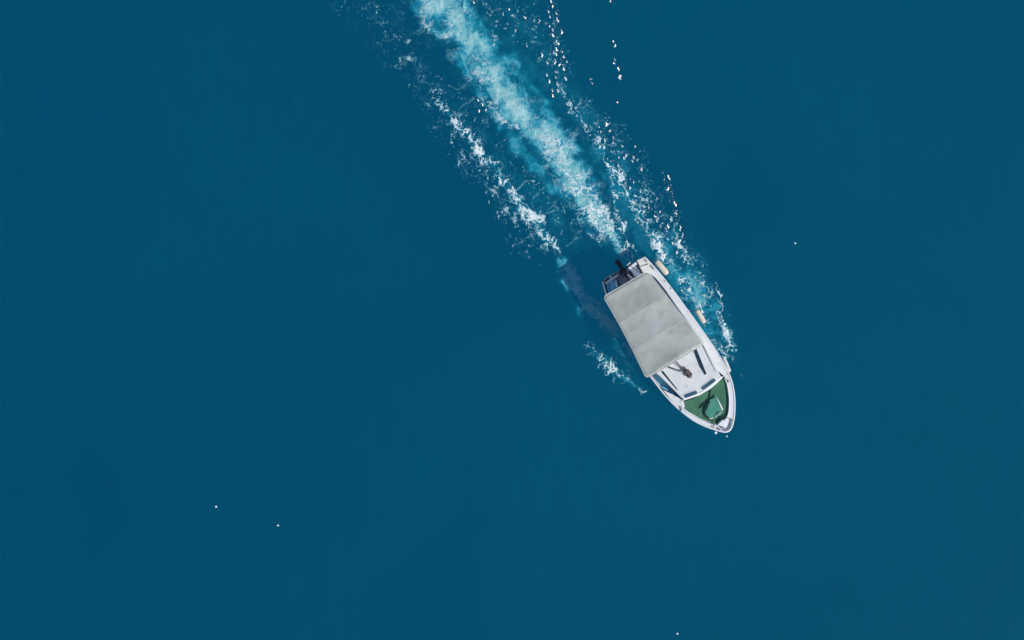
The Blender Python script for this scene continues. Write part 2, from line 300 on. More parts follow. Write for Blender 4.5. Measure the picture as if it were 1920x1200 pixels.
def water_mat():
    m, n, out = nodes_of('sea_water'); L = n.links.new
    tc = n.nodes.new('ShaderNodeTexCoord')
    no = n.nodes.new('ShaderNodeTexNoise'); no.inputs['Scale'].default_value = 1.1; no.inputs['Detail'].default_value = 6
    mp = n.nodes.new('ShaderNodeMapping'); mp.inputs['Scale'].default_value = (1.6, .6, 1); L(tc.outputs['Object'], mp.inputs[0]); L(mp.outputs[0], no.inputs['Vector'])
    bp = n.nodes.new('ShaderNodeBump'); bp.inputs['Strength'].default_value = .5; bp.inputs['Distance'].default_value = .05
    L(no.outputs['Fac'], bp.inputs['Height'])
    gl = n.nodes.new('ShaderNodeBsdfGlossy'); gl.distribution = 'BECKMANN'; gl.inputs['Roughness'].default_value = .22; L(bp.outputs[0], gl.inputs['Normal'])
    fr = n.nodes.new('ShaderNodeFresnel'); fr.inputs['IOR'].default_value = 1.333; L(bp.outputs[0], fr.inputs['Normal'])
    tr = n.nodes.new('ShaderNodeBsdfTransparent')
    aer = shade_attr(n, 'aeration')
    # fine grain in the bubbles
    g = n.nodes.new('ShaderNodeTexNoise'); g.inputs['Scale'].default_value = 9; g.inputs['Detail'].default_value = 8; g.inputs['Roughness'].default_value = .7
    L(tc.outputs['Object'], g.inputs['Vector'])
    gm = n.nodes.new('ShaderNodeMapRange'); gm.inputs['From Min'].default_value = .3; gm.inputs['From Max'].default_value = .7; gm.inputs['To Min'].default_value = .72; gm.inputs['To Max'].default_value = 1.22
    L(g.outputs['Fac'], gm.inputs['Value'])
    mu = n.nodes.new('ShaderNodeMath'); mu.operation = 'MULTIPLY'; L(aer, mu.inputs[0]); L(gm.outputs[0], mu.inputs[1])
    cr = n.nodes.new('ShaderNodeValToRGB'); e = cr.color_ramp.elements
    e[0].position = 0; e[0].color = (.002, .14, .21, 1); e[1].position = 1; e[1].color = (.52, .75, .74, 1)
    x = e.new(.35); x.color = (.02, .36, .50, 1); x = e.new(.7); x.color = (.20, .51, .53, 1)
    L(mu.outputs[0], cr.inputs[0])
    df = n.nodes.new('ShaderNodeBsdfDiffuse'); L(cr.outputs[0], df.inputs['Color'])
    mr = n.nodes.new('ShaderNodeMapRange'); mr.inputs['From Max'].default_value = .60; mr.inputs['To Min'].default_value = .07; mr.inputs['To Max'].default_value = .95
    L(mu.outputs[0], mr.inputs['Value'])
    # faint drawn-out streaks: ripple sheen put in as pale diffuse colour
    m3 = n.nodes.new('ShaderNodeMapping'); m3.inputs['Scale'].default_value = (1.9, .5, 1); m3.inputs['Rotation'].default_value = (0, 0, -.18); L(tc.outputs['Object'], m3.inputs[0])
    g3 = n.nodes.new('ShaderNodeTexNoise'); g3.inputs['Scale'].default_value = 1.7; g3.inputs['Detail'].default_value = 5; g3.inputs['Roughness'].default_value = .65; L(m3.outputs[0], g3.inputs['Vector'])
    r3_ = n.nodes.new('ShaderNodeMapRange'); r3_.inputs['From Min'].default_value = .42; r3_.inputs['From Max'].default_value = .72; r3_.inputs['To Max'].default_value = .13; L(g3.outputs['Fac'], r3_.inputs['Value'])
    g4 = n.nodes.new('ShaderNodeTexNoise'); g4.inputs['Scale'].default_value = .09; g4.inputs['Detail'].default_value = 3; L(tc.outputs['Object'], g4.inputs['Vector'])
    r4_ = n.nodes.new('ShaderNodeMapRange'); r4_.inputs['From Min'].default_value = .4; r4_.inputs['From Max'].default_value = .6; L(g4.outputs['Fac'], r4_.inputs['Value'])
    p3 = n.nodes.new('ShaderNodeMath'); p3.operation = 'MULTIPLY'; L(r3_.outputs[0], p3.inputs[0]); L(r4_.outputs[0], p3.inputs[1])
    a3 = n.nodes.new('ShaderNodeMath'); a3.operation = 'ADD'; a3.use_clamp = True; L(mr.outputs[0], a3.inputs[0]); L(p3.outputs[0], a3.inputs[1])
    m1 = n.nodes.new('ShaderNodeMixShader'); L(a3.outputs[0], m1.inputs[0]); L(tr.outputs[0], m1.inputs[1]); L(df.outputs[0], m1.inputs[2])
    m2 = n.nodes.new('ShaderNodeMixShader'); L(fr.outputs[0], m2.inputs[0]); L(m1.outputs[0], m2.inputs[1]); L(gl.outputs[0], m2.inputs[2])
    L(m2.outputs[0], out.inputs[0])
    return m

def foam_mat():
    m, n, out = nodes_of('sea_foam'); L = n.links.new
    tc = n.nodes.new('ShaderNodeTexCoord')
    g = n.nodes.new('ShaderNodeTexNoise'); g.inputs['Scale'].default_value = 14; g.inputs['Detail'].default_value = 6; g.inputs['Roughness'].default_value = .7
    L(tc.outputs['Object'], g.inputs['Vector'])
    gm = n.nodes.new('ShaderNodeMapRange'); gm.inputs['From Min'].default_value = .3; gm.inputs['From Max'].default_value = .7; gm.inputs['To Min'].default_value = .65; gm.inputs['To Max'].default_value = 1.25
    L(g.outputs['Fac'], gm.inputs['Value'])
    mu = n.nodes.new('ShaderNodeMath'); mu.operation = 'MULTIPLY'; mu.use_clamp = True; L(shade_attr(n, 'cover'), mu.inputs[0]); L(gm.outputs[0], mu.inputs[1])
    cr = n.nodes.new('ShaderNodeValToRGB'); e = cr.color_ramp.elements
    e[0].position = .1; e[0].color = (.22, .66, .74, 1); e[1].position = .85; e[1].color = (.84, .92, .92, 1)
    L(mu.outputs[0], cr.inputs[0])
    d = n.nodes.new('ShaderNodeBsdfPrincipled'); d.inputs['Roughness'].default_value = .7; L(cr.outputs[0], d.inputs['Base Color'])
    L(mu.outputs[0], d.inputs['Alpha'])
    L(d.outputs[0], out.inputs[0])
    return m

def seabed_mat():
    m, n, out = nodes_of('deep_blue_bottom'); L = n.links.new
    tc = n.nodes.new('ShaderNodeTexCoord')
    no = n.nodes.new('ShaderNodeTexNoise'); no.inputs['Scale'].default_value = .03; no.inputs['Detail'].default_value = 7
    L(tc.outputs['Object'], no.inputs['Vector'])
    cr = n.nodes.new('ShaderNodeValToRGB'); e = cr.color_ramp.elements
    e[0].position = .35; e[0].color = (.0, .090, .187, 1); e[1].position = .65; e[1].color = (.0, .103, .189, 1)
    # the bottom shoals and turns greener to the right
    sp_ = n.nodes.new('ShaderNodeSeparateXYZ'); L(tc.outputs['Object'], sp_.inputs[0])
    mg = n.nodes.new('ShaderNodeMapRange'); mg.inputs['From Min'].default_value = -55; mg.inputs['From Max'].default_value = 55; mg.inputs['To Min'].default_value = -.22; mg.inputs['To Max'].default_value = .22
    L(sp_.outputs[0], mg.inputs['Value']); ad = n.nodes.new('ShaderNodeMath'); L(no.outputs['Fac'], ad.inputs[0]); L(mg.outputs[0], ad.inputs[1])
    L(ad.outputs[0], cr.inputs[0])
    d = n.nodes.new('ShaderNodeBsdfDiffuse'); L(cr.outputs[0], d.inputs['Color']); L(d.outputs[0], out.inputs[0])
    return m

random.seed(7)
# crests of small wavelets that catch the sun: (x, y, half length, half width) in pixels
GL = [(1145, 3, 3, 2.4), (1151, 79, 3, 2), (1154, 86, 3.5, 2.4), (1153, 113, 3, 2.3), (1152, 119, 3, 2.3), (1160, 130, 4, 2.6), (1163, 146, 4.5, 3.6), (1158, 192, 2, 1.8), (1107, 149, 3, 1.5), (1109, 155, 2, 1.5),
      (1246, 332, 6, 2), (1248, 341, 5, 2), (1254, 335, 4, 3), (1255, 349, 5, 4), (1254, 358, 5, 3), (1259, 367, 5.5, 3), (1262, 376, 5, 3), (1266, 383, 4, 3), (1266, 396, 4, 2), (1269, 404, 5, 2.4), (1272, 413, 4, 2.2), (1272, 419, 4, 2), (1276, 430, 5, 2.8), (1280, 441, 4, 3),
      (1191, 275, 3, 2.4), (1187, 295, 5, 2.8), (1202, 318, 4, 2.2), (1150, 260, 5, 3), (1137, 232, 4, 3), (1143, 244, 3, 2), (1185, 302, 3, 2), (1205, 350, 3, 2), (1209, 356, 3, 2), (1159, 311, 3, 2), (1190, 367, 3, 2.4), (1118, 492, 3.5, 2.6),
      (1033, 3, 3, 2.6), (1036, 12, 2.4, 2.2), (1045, 18, 4, 2), (1043, 28, 6, 2.6), (1045, 38, 5, 2.6), (1028, 22, 4, 1.6), (1031, 32, 3, 2), (1030, 50, 3, 2), (1036, 56, 2.5, 2), (1052, 50, 3, 2), (1053, 59, 5, 2), (1036, 66, 5, 2.8), (1045, 70, 3, 1.6), (1045, 80, 5, 2.8), (1039, 83, 3, 2), (1043, 92, 4.5, 3), (1053, 97, 3, 1.8), (1057, 106, 2.5, 2), (1041, 101, 4.5, 2.4), (1063, 115, 2.6, 2), (1052, 113, 3, 2), (1041, 115, 5, 2.2), (1049, 121, 4, 2.2), (1057, 129, 4, 2.6), (1041, 136, 3, 2.2), (1060, 147, 4, 2.6), (1016, 102, 5, 1.8), (1026, 117, 3, 2.2), (1026, 141, 4, 2.4), (1030, 152, 4, 2), (1042, 147, 5, 2.2), (1045, 158, 5, 2.2), (1046, 170, 4, 2.2), (1035, 170, 4, 1.8), (1036, 179, 4, 1.8), (984, 33, 4, 2.4), (1011, 40, 4, 1.8), (966, 57, 3, 1.8), (888, 4, 3, 2), (898, 208, 3, 2.2), (904, 196, 3, 2.2), (911, 206, 2, 1.6), (943, 26, 3, 2), (953, 17, 3, 2), (871, 14, 5, 2), (896, 188, 3, 2.2)]
for i in range(30):
    t = random.random(); GL.append((1120 + 75 * t + random.gauss(0, 9), 235 + 120 * t + random.gauss(0, 8), random.uniform(2, 3.6), random.uniform(1.5, 2.2)))
for i in range(22):
    t = random.random(); GL.append((1215 + 60 * t + random.gauss(0, 6), 380 + 90 * t + random.gauss(0, 8), random.uniform(2, 3.5), random.uniform(1.5, 2.0)))

ST = 0.023
fx = np.arange((600 - 960) / PPM, (1440 - 960) / PPM, ST)
fy = np.arange((600 - 850) / PPM, (600 + 130) / PPM, ST)
def graded(a):
    g = [ST]
    while sum(g) < 2500: g.append(g[-1] * 1.22)
    c = np.cumsum(g)
    return np.concatenate([a[0] - c[::-1], a, a[-1] + c])
gx = graded(fx); gy = graded(fy)
X, Y = np.meshgrid(gx, gy)
U = X * PPM + 960; V = 600 - Y * PPM
near = (U > 560) & (U < 1480) & (V > -170) & (V < 900)
foam = np.zeros_like(X); aer = np.zeros_like(X)
f_, a_ = wake(U[near], V[near]); foam[near] = f_; aer[near] = a_
edge = sm((U - 600) / 30) * sm((1438 - U) / 30) * sm((850 - V) / 30) * sm((V + 130) / 30)
foam *= edge; aer *= edge
hull_in = np.zeros(X.shape, bool); hull_in[near] = inside(U[near], V[near], [(x, y) for x, y in OUTLINE])
soft_hull = np.zeros_like(X)
Z = np.zeros_like(X)
un, vn = U[near], V[near]
amp = np.clip(band(un, vn, [(1250, 640, 150, .6), (1170, 470, 120, 1), (1000, 250, 190, 1), (860, 0, 230, .9), (800, -150, 200, .6)]), 0, 1)
zz = amp * (.045 * fbm(un / 60, vn / 60, 40, 3) + .022 * fbm(un / 16, vn / 16, 44, 4))
# the two diverging waves of the wake
for pts, A in (([(1290, 780, 9, .3), (1180, 700, 14, .8), (1040, 470, 16, 1), (960, 372, 20, .9), (830, 200, 26, .8), (700, 40, 34, .6), (600, -90, 40, .5)], .09),
               ([(1385, 700, 9, .5), (1345, 570, 14, .9), (1270, 400, 18, 1), (1205, 250, 24, .8), (1165, 150, 26, .7), (1145, 0, 30, .5), (1120, -120, 30, .4)], .09),
               ([(760, 310, 40, .5), (560, 210, 60, .9), (400, 120, 60, .8), (260, 20, 60, .5)], .05)):
    if A == .05: continue
    zz += A * band(un, vn, pts)
Z[near] = zz * edge[near]
Z[hull_in] = np.minimum(Z[hull_in], .02)
# sun glints put into the shape: short flat facets along the streaks
ca, sa = math.cos(math.radians(72)), math.sin(math.radians(72))
rg = random.Random(5)
for gx_, gy_, hl, hw in GL:
    x0, y0 = (gx_ - 960) / PPM, (600 - gy_) / PPM
    hv = (Vector((0, 0, H)) - Vector((x0, y0, 0))).normalized() + to_sun      # facet aimed halfway between camera and sun so that it glints
    sx, sy = -hv.x / hv.z + rg.gauss(0, .022), -hv.y / hv.z + rg.gauss(0, .022)
    th_ = math.radians(72 + rg.gauss(0, 16)); ca, sa = math.cos(th_), math.sin(th_)
    i0, i1 = np.searchsorted(gy, y0 - .5), np.searchsorted(gy, y0 + .5)
    j0, j1 = np.searchsorted(gx, x0 - .5), np.searchsorted(gx, x0 + .5)
    dx = X[i0:i1, j0:j1] - x0; dy = Y[i0:i1, j0:j1] - y0
    du = dx * PPM; dv = -dy * PPM
    if gx_ > 1240 and gy_ < 450: hl, hw = hl * 1.7, hw * 1.15
    r = np.hypot((du * ca + dv * sa) / (hl * 1.2 + 1.3), (du * sa - dv * ca + 1.2 * np.sin(gx_ + (du * ca + dv * sa) * .9)) / (hw * .7 + 1.25))
    k = sm((1.5 - r) / .8)
    Z[i0:i1, j0:j1] = Z[i0:i1, j0:j1] * (1 - k) + (dx * sx + dy * sy + .03) * k

def grid_mesh(name, X, Y, Z, keep=None, attrs=()):
    ny, nx = X.shape
    idx = np.arange(ny * nx).reshape(ny, nx)
    q = np.stack([idx[:-1, :-1], idx[:-1, 1:], idx[1:, 1:], idx[1:, :-1]], -1).reshape(-1, 4)
    if keep is not None:
        k = (keep[:-1, :-1] | keep[:-1, 1:] | keep[1:, 1:] | keep[1:, :-1]).reshape(-1)
        q = q[k]
    used = np.unique(q); remap = np.zeros(ny * nx, np.int64); remap[used] = np.arange(len(used)); q = remap[q]
    co = np.stack([X.ravel()[used], Y.ravel()[used], Z.ravel()[used]], -1).astype(np.float32)
    me = bpy.data.meshes.new(name)
    me.vertices.add(len(co)); me.vertices.foreach_set('co', co.ravel())
    me.loops.add(q.size); me.loops.foreach_set('vertex_index', q.ravel().astype(np.int32))
    me.polygons.add(len(q)); me.polygons.foreach_set('loop_start', np.arange(0, q.size, 4, dtype=np.int32))
    me.polygons.foreach_set('loop_total', np.full(len(q), 4, np.int32))
    me.polygons.foreach_set('use_smooth', np.ones(len(q), bool))
    me.update(calc_edges=True)
    for an, arr in attrs:
        a = me.attributes.new(an, 'FLOAT', 'POINT'); a.data.foreach_set('value', arr.ravel()[used].astype(np.float32))
    return me

me = grid_mesh('water', X, Y, Z, attrs=[('aeration', aer)]); me.materials.append(water_mat())
wat = bpy.data.objects.new('water', me); COL.objects.link(wat); tag(wat, 'deep blue calm sea surface around the boat', kind='structure')
wat['category'] = 'water'
foam[hull_in] = 0
lift = .007 + .022 * foam
me = grid_mesh('wake_foam', X, Y, Z + lift, keep=foam > .03, attrs=[('cover', foam)]); me.materials.append(foam_mat())
fo = bpy.data.objects.new('wake_foam', me); COL.objects.link(fo)
tag(fo, 'white foam and spray of the wake trailing behind the moving boat', 'foam', kind='stuff')
bm = bmesh.new()
bmesh.ops.create_grid(bm, x_segments=8, y_segments=8, size=2600)
sb = link('seabed', bm, seabed_mat()); sb.location = (0, 0, -80); tag(sb, 'dark blue bottom far below the clear sea', 'seabed', kind='structure')

# stray flecks of foam far from the wake
mf = mottled('foam_fleck_white', (.7, .78, .8), (.85, .88, .88), 30, .7)
for i, (x, y, r, lab) in enumerate([
        (405, 950, 2.0, 'tiny white foam fleck on open water in the lower left, the upper one of two'),
        (521, 985, 2.0, 'tiny white foam fleck on open water in the lower left, the lower one of two'),
        (1270, 1188, 1.9, 'tiny white foam fleck at the bottom edge below the boat'),
        (1491, 456, 1.7, 'tiny pale foam fleck alone on open water right of the boat'),
        (1342, 811, 2.6, 'small white splash just off the tip of the bow'),
        (1363, 818, 1.5, 'tiny white splash drop just in front of the bow')]):
    bm = bmesh.new(); bmesh.ops.create_icosphere(bm, subdivisions=2, radius=r / PPM)
    rr = random.Random(i)
    for v_ in bm.verts:
        v_.co *= rr.uniform(.75, 1.2); v_.co.z *= .35
    o = link('foam_fleck', bm, mf, smooth=True); o.location = P(x, y, .012)
    tag(o, lab, 'foam', 'stray foam flecks')

# ------------------------------------------------------------------ the boat
O0 = P(1169, 505, 0.0)
FWD = math.atan2(-.84, .54)
boat = empty('motorboat', O0, FWD)
tag(boat, 'white motorboat with grey canopy and green foredeck speeding over blue sea', 'boat')
RI = Matrix.Rotation(-FWD, 3, 'Z')
def sheer(px, py):
    t = ((px - 1169) * .54 + (py - 505) * .84) / 362
    return .68 + .30 * max(0, t) ** 2
def B(px, py, dz=0.0, absz=None):
    z = absz if absz is not None else sheer(px, py) + dz
    return RI @ (P(px, py, z) - O0)

def prism(poly, dz0, dz1, bev=.012, absz=False, bm=None):
    bm = bm or bmesh.new()
    f = lambda p, z: B(p[0], p[1], absz=z) if absz else B(p[0], p[1], z)
    top = [bm.verts.new(f(p, dz1)) for p in poly]
    # straight down below the rim so the walls stay upright
    bot = []
    for v_, p in zip(top, poly):
        q = v_.co.copy(); q.z = dz0 if absz else sheer(*p) + dz0; bot.append(bm.verts.new(q))
    n = len(poly); es = []
    ft = bm.faces.new(top); bm.faces.new(bot[::-1])
    for i in range(n):
        bm.faces.new((top[i], bot[i], bot[(i + 1) % n], top[(i + 1) % n]))
    if bev:
        bmesh.ops.bevel(bm, geom=list(ft.edges), offset=bev, segments=2, affect='EDGES', clamp_overlap=True)
    return bm

def tube(pts, r, bm=None, seg=8, cap=True):
    bm = bm or bmesh.new()
    pts = [Vector(p) for p in pts]; rings = []
    up0 = Vector((0, 0, 1))
    for i, p in enumerate(pts):
        d = (pts[min(i + 1, len(pts) - 1)] - pts[max(i - 1, 0)]).normalized()
        a = d.cross(up0 if abs(d.z) < .95 else Vector((1, 0, 0))).normalized(); b = d.cross(a)
        rad = r[i] if isinstance(r, (list, tuple)) else r
        rings.append([bm.verts.new(p + (a * math.cos(2 * math.pi * k / seg) + b * math.sin(2 * math.pi * k / seg)) * rad) for k in range(seg)])
    for r0, r1 in zip(rings[:-1], rings[1:]):
        for k in range(seg): bm.faces.new((r0[k], r0[(k + 1) % seg], r1[(k + 1) % seg], r1[k]))
    if cap: bm.faces.new(rings[0][::-1]); bm.faces.new(rings[-1])
    return bm

def box(bm, c, size, rot=None, bev=.01):
    r = bmesh.ops.create_cube(bm, size=1)
    mt = Matrix.Translation(c) @ (rot.to_4x4() if rot else Matrix()) @ Matrix.Diagonal((*size, 1))
    bmesh.ops.transform(bm, matrix=mt, verts=r['verts'])
    if bev:
        es = {e for v_ in r['verts'] for e in v_.link_edges}
        bmesh.ops.bevel(bm, geom=list(es), offset=bev, segments=2, affect='EDGES', clamp_overlap=True)
    return bm

# hull shell: sections lofted from the gunwale down to the keel
bm = bmesh.new()
def section(side, levels):
    rows = []
    for p in side:
        g = B(*p, 0)
        row = []
        for zf, sc, back in levels:
            t = max(0, min(1, g.x / 7.2))
            row.append(bm.verts.new(Vector((g.x - back * t ** 3 if g.x > 0 else g.x + .05 * (1 - sc), g.y * sc * (1 - .25 * (1 - sc) * t ** 2), g.z * zf if zf >= 0 else zf * (1 - .5 * t ** 4)))))
        rows.append(row)
    return rows
LV = [(1, 1, 0), (.72, .985, .10), (.35, .93, .28), (.0, .86, .50), (-.18, .55, .65), (-.34, .04, .80)]
rs = section(OUT_S, LV); rp = section(OUT_P, LV)
for rows, flip in ((rs, 1), (rp, -1)):
    for a, b in zip(rows[:-1], rows[1:]):
        for k in range(len(LV) - 1):
            f = (a[k], b[k], b[k + 1], a[k + 1]); bm.faces.new(f if flip > 0 else f[::-1])
for k in range(len(LV) - 1):
    bm.faces.new((rs[0][k], rs[0][k + 1], rp[0][k + 1], rp[0][k]))
    bm.faces.new((rs[-1][k], rp[-1][k], rp[-1][k + 1], rs[-1][k + 1]))
bm.faces.new([r[-1] for r in rs] + [r[-1] for r in rp[::-1]])
link('hull', bm, M['gel'], boat, angle=50)

# side decks, full width at the quarters
inner_s = [(1356, 704), (1340, 690), (1318, 645), (1302, 622), (1290, 605), (1266, 570), (1246, 541), (1230, 521), (1217, 512), (1209, 516), (1202, 505), (1194, 489)]
bm = prism([p for p in OUT_S[:30]] + inner_s, -.05, .0, .006)
link('side_deck', bm, M['deck'], boat)
inner_p = [(1286, 752), (1270, 733), (1250, 710), (1228, 686), (1202, 652), (1180, 612), (1158, 570), (1147, 545), (1144, 520)]
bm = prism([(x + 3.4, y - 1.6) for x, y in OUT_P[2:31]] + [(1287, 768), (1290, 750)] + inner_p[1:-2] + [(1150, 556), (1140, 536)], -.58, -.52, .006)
link('side_walkway', bm, M['shade_blue'], boat)  # shade beside the cabin is painted in as blue
link('side_deck', prism([(1243, 731), (1262, 740), (1281, 751), (1284, 762), (1279, 770), (1263, 756)], -.56, -.004, .006), M['deck'], boat)  # white piece shaped as the sunlit corner of the port deck
# foredeck base under the green paint
fore = [(1272, 757), (1283, 753), (1300, 747), (1318, 738), (1334, 727), (1348, 714), (1358, 705), (1364, 722), (1367, 748), (1366, 772), (1361, 788), (1350, 797), (1334, 794), (1312, 784), (1290, 772)]
bm = prism(fore, -.09, -.035, 0)
link('foredeck', bm, M['green'], boat)
# broad white bulwark between the green deck and the outer rim
oS = [p for p in OUT_S if p[1] > 700]; oP = [p for p in OUT_P if p[0] > 1270]
bm = prism(oS + oP[::-1] + [(1272, 757)] + fore[-1:8:-1] + fore[8:6:-1] , -.06, .004, .008)
link('bulwark', bm, M['gel'], boat)
# rubbing strake round the rim, toe rail round the foredeck
rim = [B(x, y, .0) for x, y in OUT_S] + [B(x, y, .0) for x, y in OUT_P[::-1]]
link('rubbing_strake', tube(rim, .032), M['trim'], boat, smooth=True)
toe = catmull([(1277, 763), (1292, 776), (1312, 787), (1334, 796), (1347, 799)], 4)
link('toe_rail', tube([B(x, y, .05) for x, y in toe], .026), M['trim'], boat, smooth=True)
toe = catmull([(1359, 709), (1364, 722), (1367.5, 748), (1366.5, 772), (1362, 786)], 4)
link('toe_rail', tube([B(x, y, .05) for x, y in toe], .026), M['trim'], boat, smooth=True)

# cockpit: floor, lining, benches
ck = [(1196, 492), (1212, 517), (1232, 523), (1247, 541), (1290, 603), (1318, 645), (1222, 706), (1180, 640), (1150, 580), (1141, 545), (1134, 528), (1150, 518)]
link('cockpit_floor', prism(ck, .24, .30, 0, absz=True), M['sole'], boat)
for pl in (inner_s[2:], inner_p[2:]):
    bm = bmesh.new()
    for a, b in zip(pl[:-1], pl[1:]):
        q = [B(*a, -.01), B(*b, -.01)]; lo = [Vector((v_.x, v_.y, .30)) for v_ in q]
        n_ = (q[1] - q[0]).cross(Vector((0, 0, 1))).normalized() * .02
        vs = [bm.verts.new(c) for c in (q[0], q[1], lo[1], lo[0], q[0] + n_, q[1] + n_, lo[1] + n_, lo[0] + n_)]
        for f in ((0, 1, 2, 3), (7, 6, 5, 4), (0, 4, 5, 1), (3, 2, 6, 7)): bm.faces.new([vs[k] for k in f])
    link('cockpit_lining', bm, M['gel'], boat)
link('seat', prism([(1136, 533), (1153, 523), (1163, 549), (1152, 562), (1144, 562)], .32, .56, .015, absz=True), M['shade_blue'], boat)  # blue stands for the canopy's shade on this white corner
link('seat', prism([(1179, 501), (1193, 492), (1203, 514), (1190, 522)], .32, .52, .015, absz=True), M['sole'], boat)
link('seat_locker', prism([(1199, 500), (1216, 495), (1224, 508), (1213, 512), (1205, 510)], .001, .07, .015), M['cream'], boat)
link('stern_step', prism([(1194, 488), (1206, 483), (1214, 492), (1200, 499)], .0015, .035, .01), M['cream'], boat)
link('engine_well', prism([(1155, 520), (1172, 511), (1189, 533), (1172, 545)], .305, .40, .01, absz=True), M['metal'], boat)
# transom top rails with the gap for the motor
bm = tube([B(1131, 529, .02), B(1137, 521, .03), B(1158, 509, .02)], .022); link('stern_rail', bm, M['metal'], boat, smooth=True)
link('transom', prism([(1133, 530), (1158, 513), (1160, 517), (1137, 533)], -.2, .0, .008), M['gel'], boat)
link('transom', prism([(1176, 503), (1192, 491), (1195, 495), (1179, 507)], -.2, .0, .008), M['gel'], boat)
link('cleat', box(bmesh.new(), B(1178.5, 495, .09), (.045, .15, .05), Matrix.Rotation(.15, 3, 'Z')), M['trim'], boat)
link('cleat', box(bmesh.new(), B(1145, 519.5, .09), (.15, .05, .05), Matrix.Rotation(-.2, 3, 'Z')), M['trim'], boat)
link('grab_handle', tube([B(1155, 525, .06), B(1155.5, 531, .1), B(1157, 538, .06)], .022), M['trim'], boat, smooth=True)
link('fuel_can', box(bmesh.new(), B(1135, 524, .03), (.06, .12, .1), None, .02), M['metal'], boat)

# outboard motor
mo = link('outboard_motor', bmesh.new(), M['dark'], boat)
bm = bmesh.new()
ax = Matrix.Rotation(.05, 3, 'Z')
box(bm, B(1168, 507, absz=.84), (.36, .18, .24), ax, .06)
box(bm, B(1170, 510, absz=.60), (.30, .20, .30), ax, .03)
box(bm, B(1162, 497, absz=.25), (.16, .10, .75), ax, .02)
box(bm, B(1160, 494, absz=-.12), (.30, .18, .03), ax, .01)
tube([B(1170, 512, absz=.72), B(1183, 530, absz=.78)], .03, bm)
bmesh.ops.recalc_face_normals(bm, faces=bm.faces[:]); bm.to_mesh(mo.data); bm.free(); mo.data.materials.append(M['dark']) if not mo.data.materials else None
link('tiller_grip', tube([B(1179, 523, absz=.79), B(1184, 529, absz=.80)], .034), M['pink'], mo, smooth=True)
link('mounting_bracket', box(bmesh.new(), B(1173, 509, absz=.74), (.14, .34, .09), ax, .02), M['metal'], mo)
link('tie_rod', tube([B(1158, 508, .05), B(1178, 541, .0)], .022), M['metal'], boat, smooth=True)
link('tie_rod', tube([B(1178, 505, .04), B(1194, 522, .0)], .03), M['dark'], boat, smooth=True)

# cabin
cab = [(1224, 694), (1318, 640), (1330, 664), (1343, 690), (1352, 706), (1340, 716), (1326, 728), (1310, 736), (1296, 742), (1281, 748), (1262, 729), (1241, 708)]
cabo = link('cabin', prism(cab, -.60, .36, .035), M['deck'], boat, angle=40)
cf = catmull([(1280, 749), (1296, 744), (1313, 737), (1329, 727), (1342, 716), (1353, 706)], 3)
link('cabin_trim', tube([B(x, y, .30) for x, y in cf], .045), M['trim'], cabo, smooth=True)
link('cabin_coaming', prism([(1279, 752), (1281, 748), (1310, 736.5), (1327, 728), (1341, 716.5), (1353, 706), (1357, 706), (1345, 718), (1332, 729), (1312, 741)], -.08, .06, .01), M['trim'], cabo)
def slotpoly(a, b, w_, n=6):
    a = Vector(a); b = Vector(b); d = (b - a).normalized(); s = Vector((-d.y, d.x)); o = []
    for c, d2 in ((b, d), (a, -d)):
        s2 = Vector((-d2.y, d2.x))
        for k in range(n + 1):
            t = -math.pi / 2 + math.pi * k / n
            o.append(tuple(c + (d2 * math.cos(t) + s2 * math.sin(t)) * w_))
    return o
for a, b in (((1286, 742.5), (1304, 736)), ((1318.5, 727.5), (1338, 713))):
    fr_ = link('window', prism(slotpoly(a, b, 5.0), .362, .372, .003), M['trim'], cabo)
    link('pane', prism(slotpoly(a, b, 3.5), .3725, .377, 0), M['glass'], fr_)
# long dark slots with thin white rims
for q in ([(1239.5, 697), (1243, 695), (1273, 733), (1267, 729)], [(1300, 657), (1306, 654), (1325, 701), (1321, 703), (1311, 687)]):
    c = Vector((sum(p[0] for p in q) / len(q), sum(p[1] for p in q) / len(q)))
    g_ = [tuple(c + (Vector(p) - c) * 1.0 + (Vector(p) - c).normalized() * 1.8) for p in q]
    fr_ = link('skylight', prism(g_, .361, .368, .002), M['trim'], cabo)
    link('pane', prism(q, .3685, .374, 0), M['slot'], fr_)
link('grab_rail', tube([B(1318, 648, .39), B(1330, 672, .40), B(1342, 697, .375)], .012), M['metal'], cabo, smooth=True)

# lamp on the roof, held by two slanting struts
lamp = link('roof_lamp', box(bmesh.new(), B(1290, 700, .50), (.40, .22, .20), Matrix.Rotation(.12, 3, 'Z'), .07), M['brown'], boat, angle=40)
link('lamp_foot', tube([B(1289, 699, .36), B(1289, 699, .44)], .09, seg=12), M['dark'], lamp)
link('lamp_face', box(bmesh.new(), B(1294, 706, .54), (.10, .16, .15), Matrix.Rotation(.12, 3, 'Z'), .03), mottled('dusty_pink_lens', (.22, .17, .19), (.34, .28, .30), 14, .3), lamp, angle=40)
link('strut', tube([B(1286, 697, .52), B(1267, 678, absz=1.6)], .022), M['dark'], lamp, smooth=True)
link('strut', tube([B(1286, 699, .46), B(1272, 696, .46), B(1252, 688, .41)], .03), M['metal'], lamp, smooth=True)

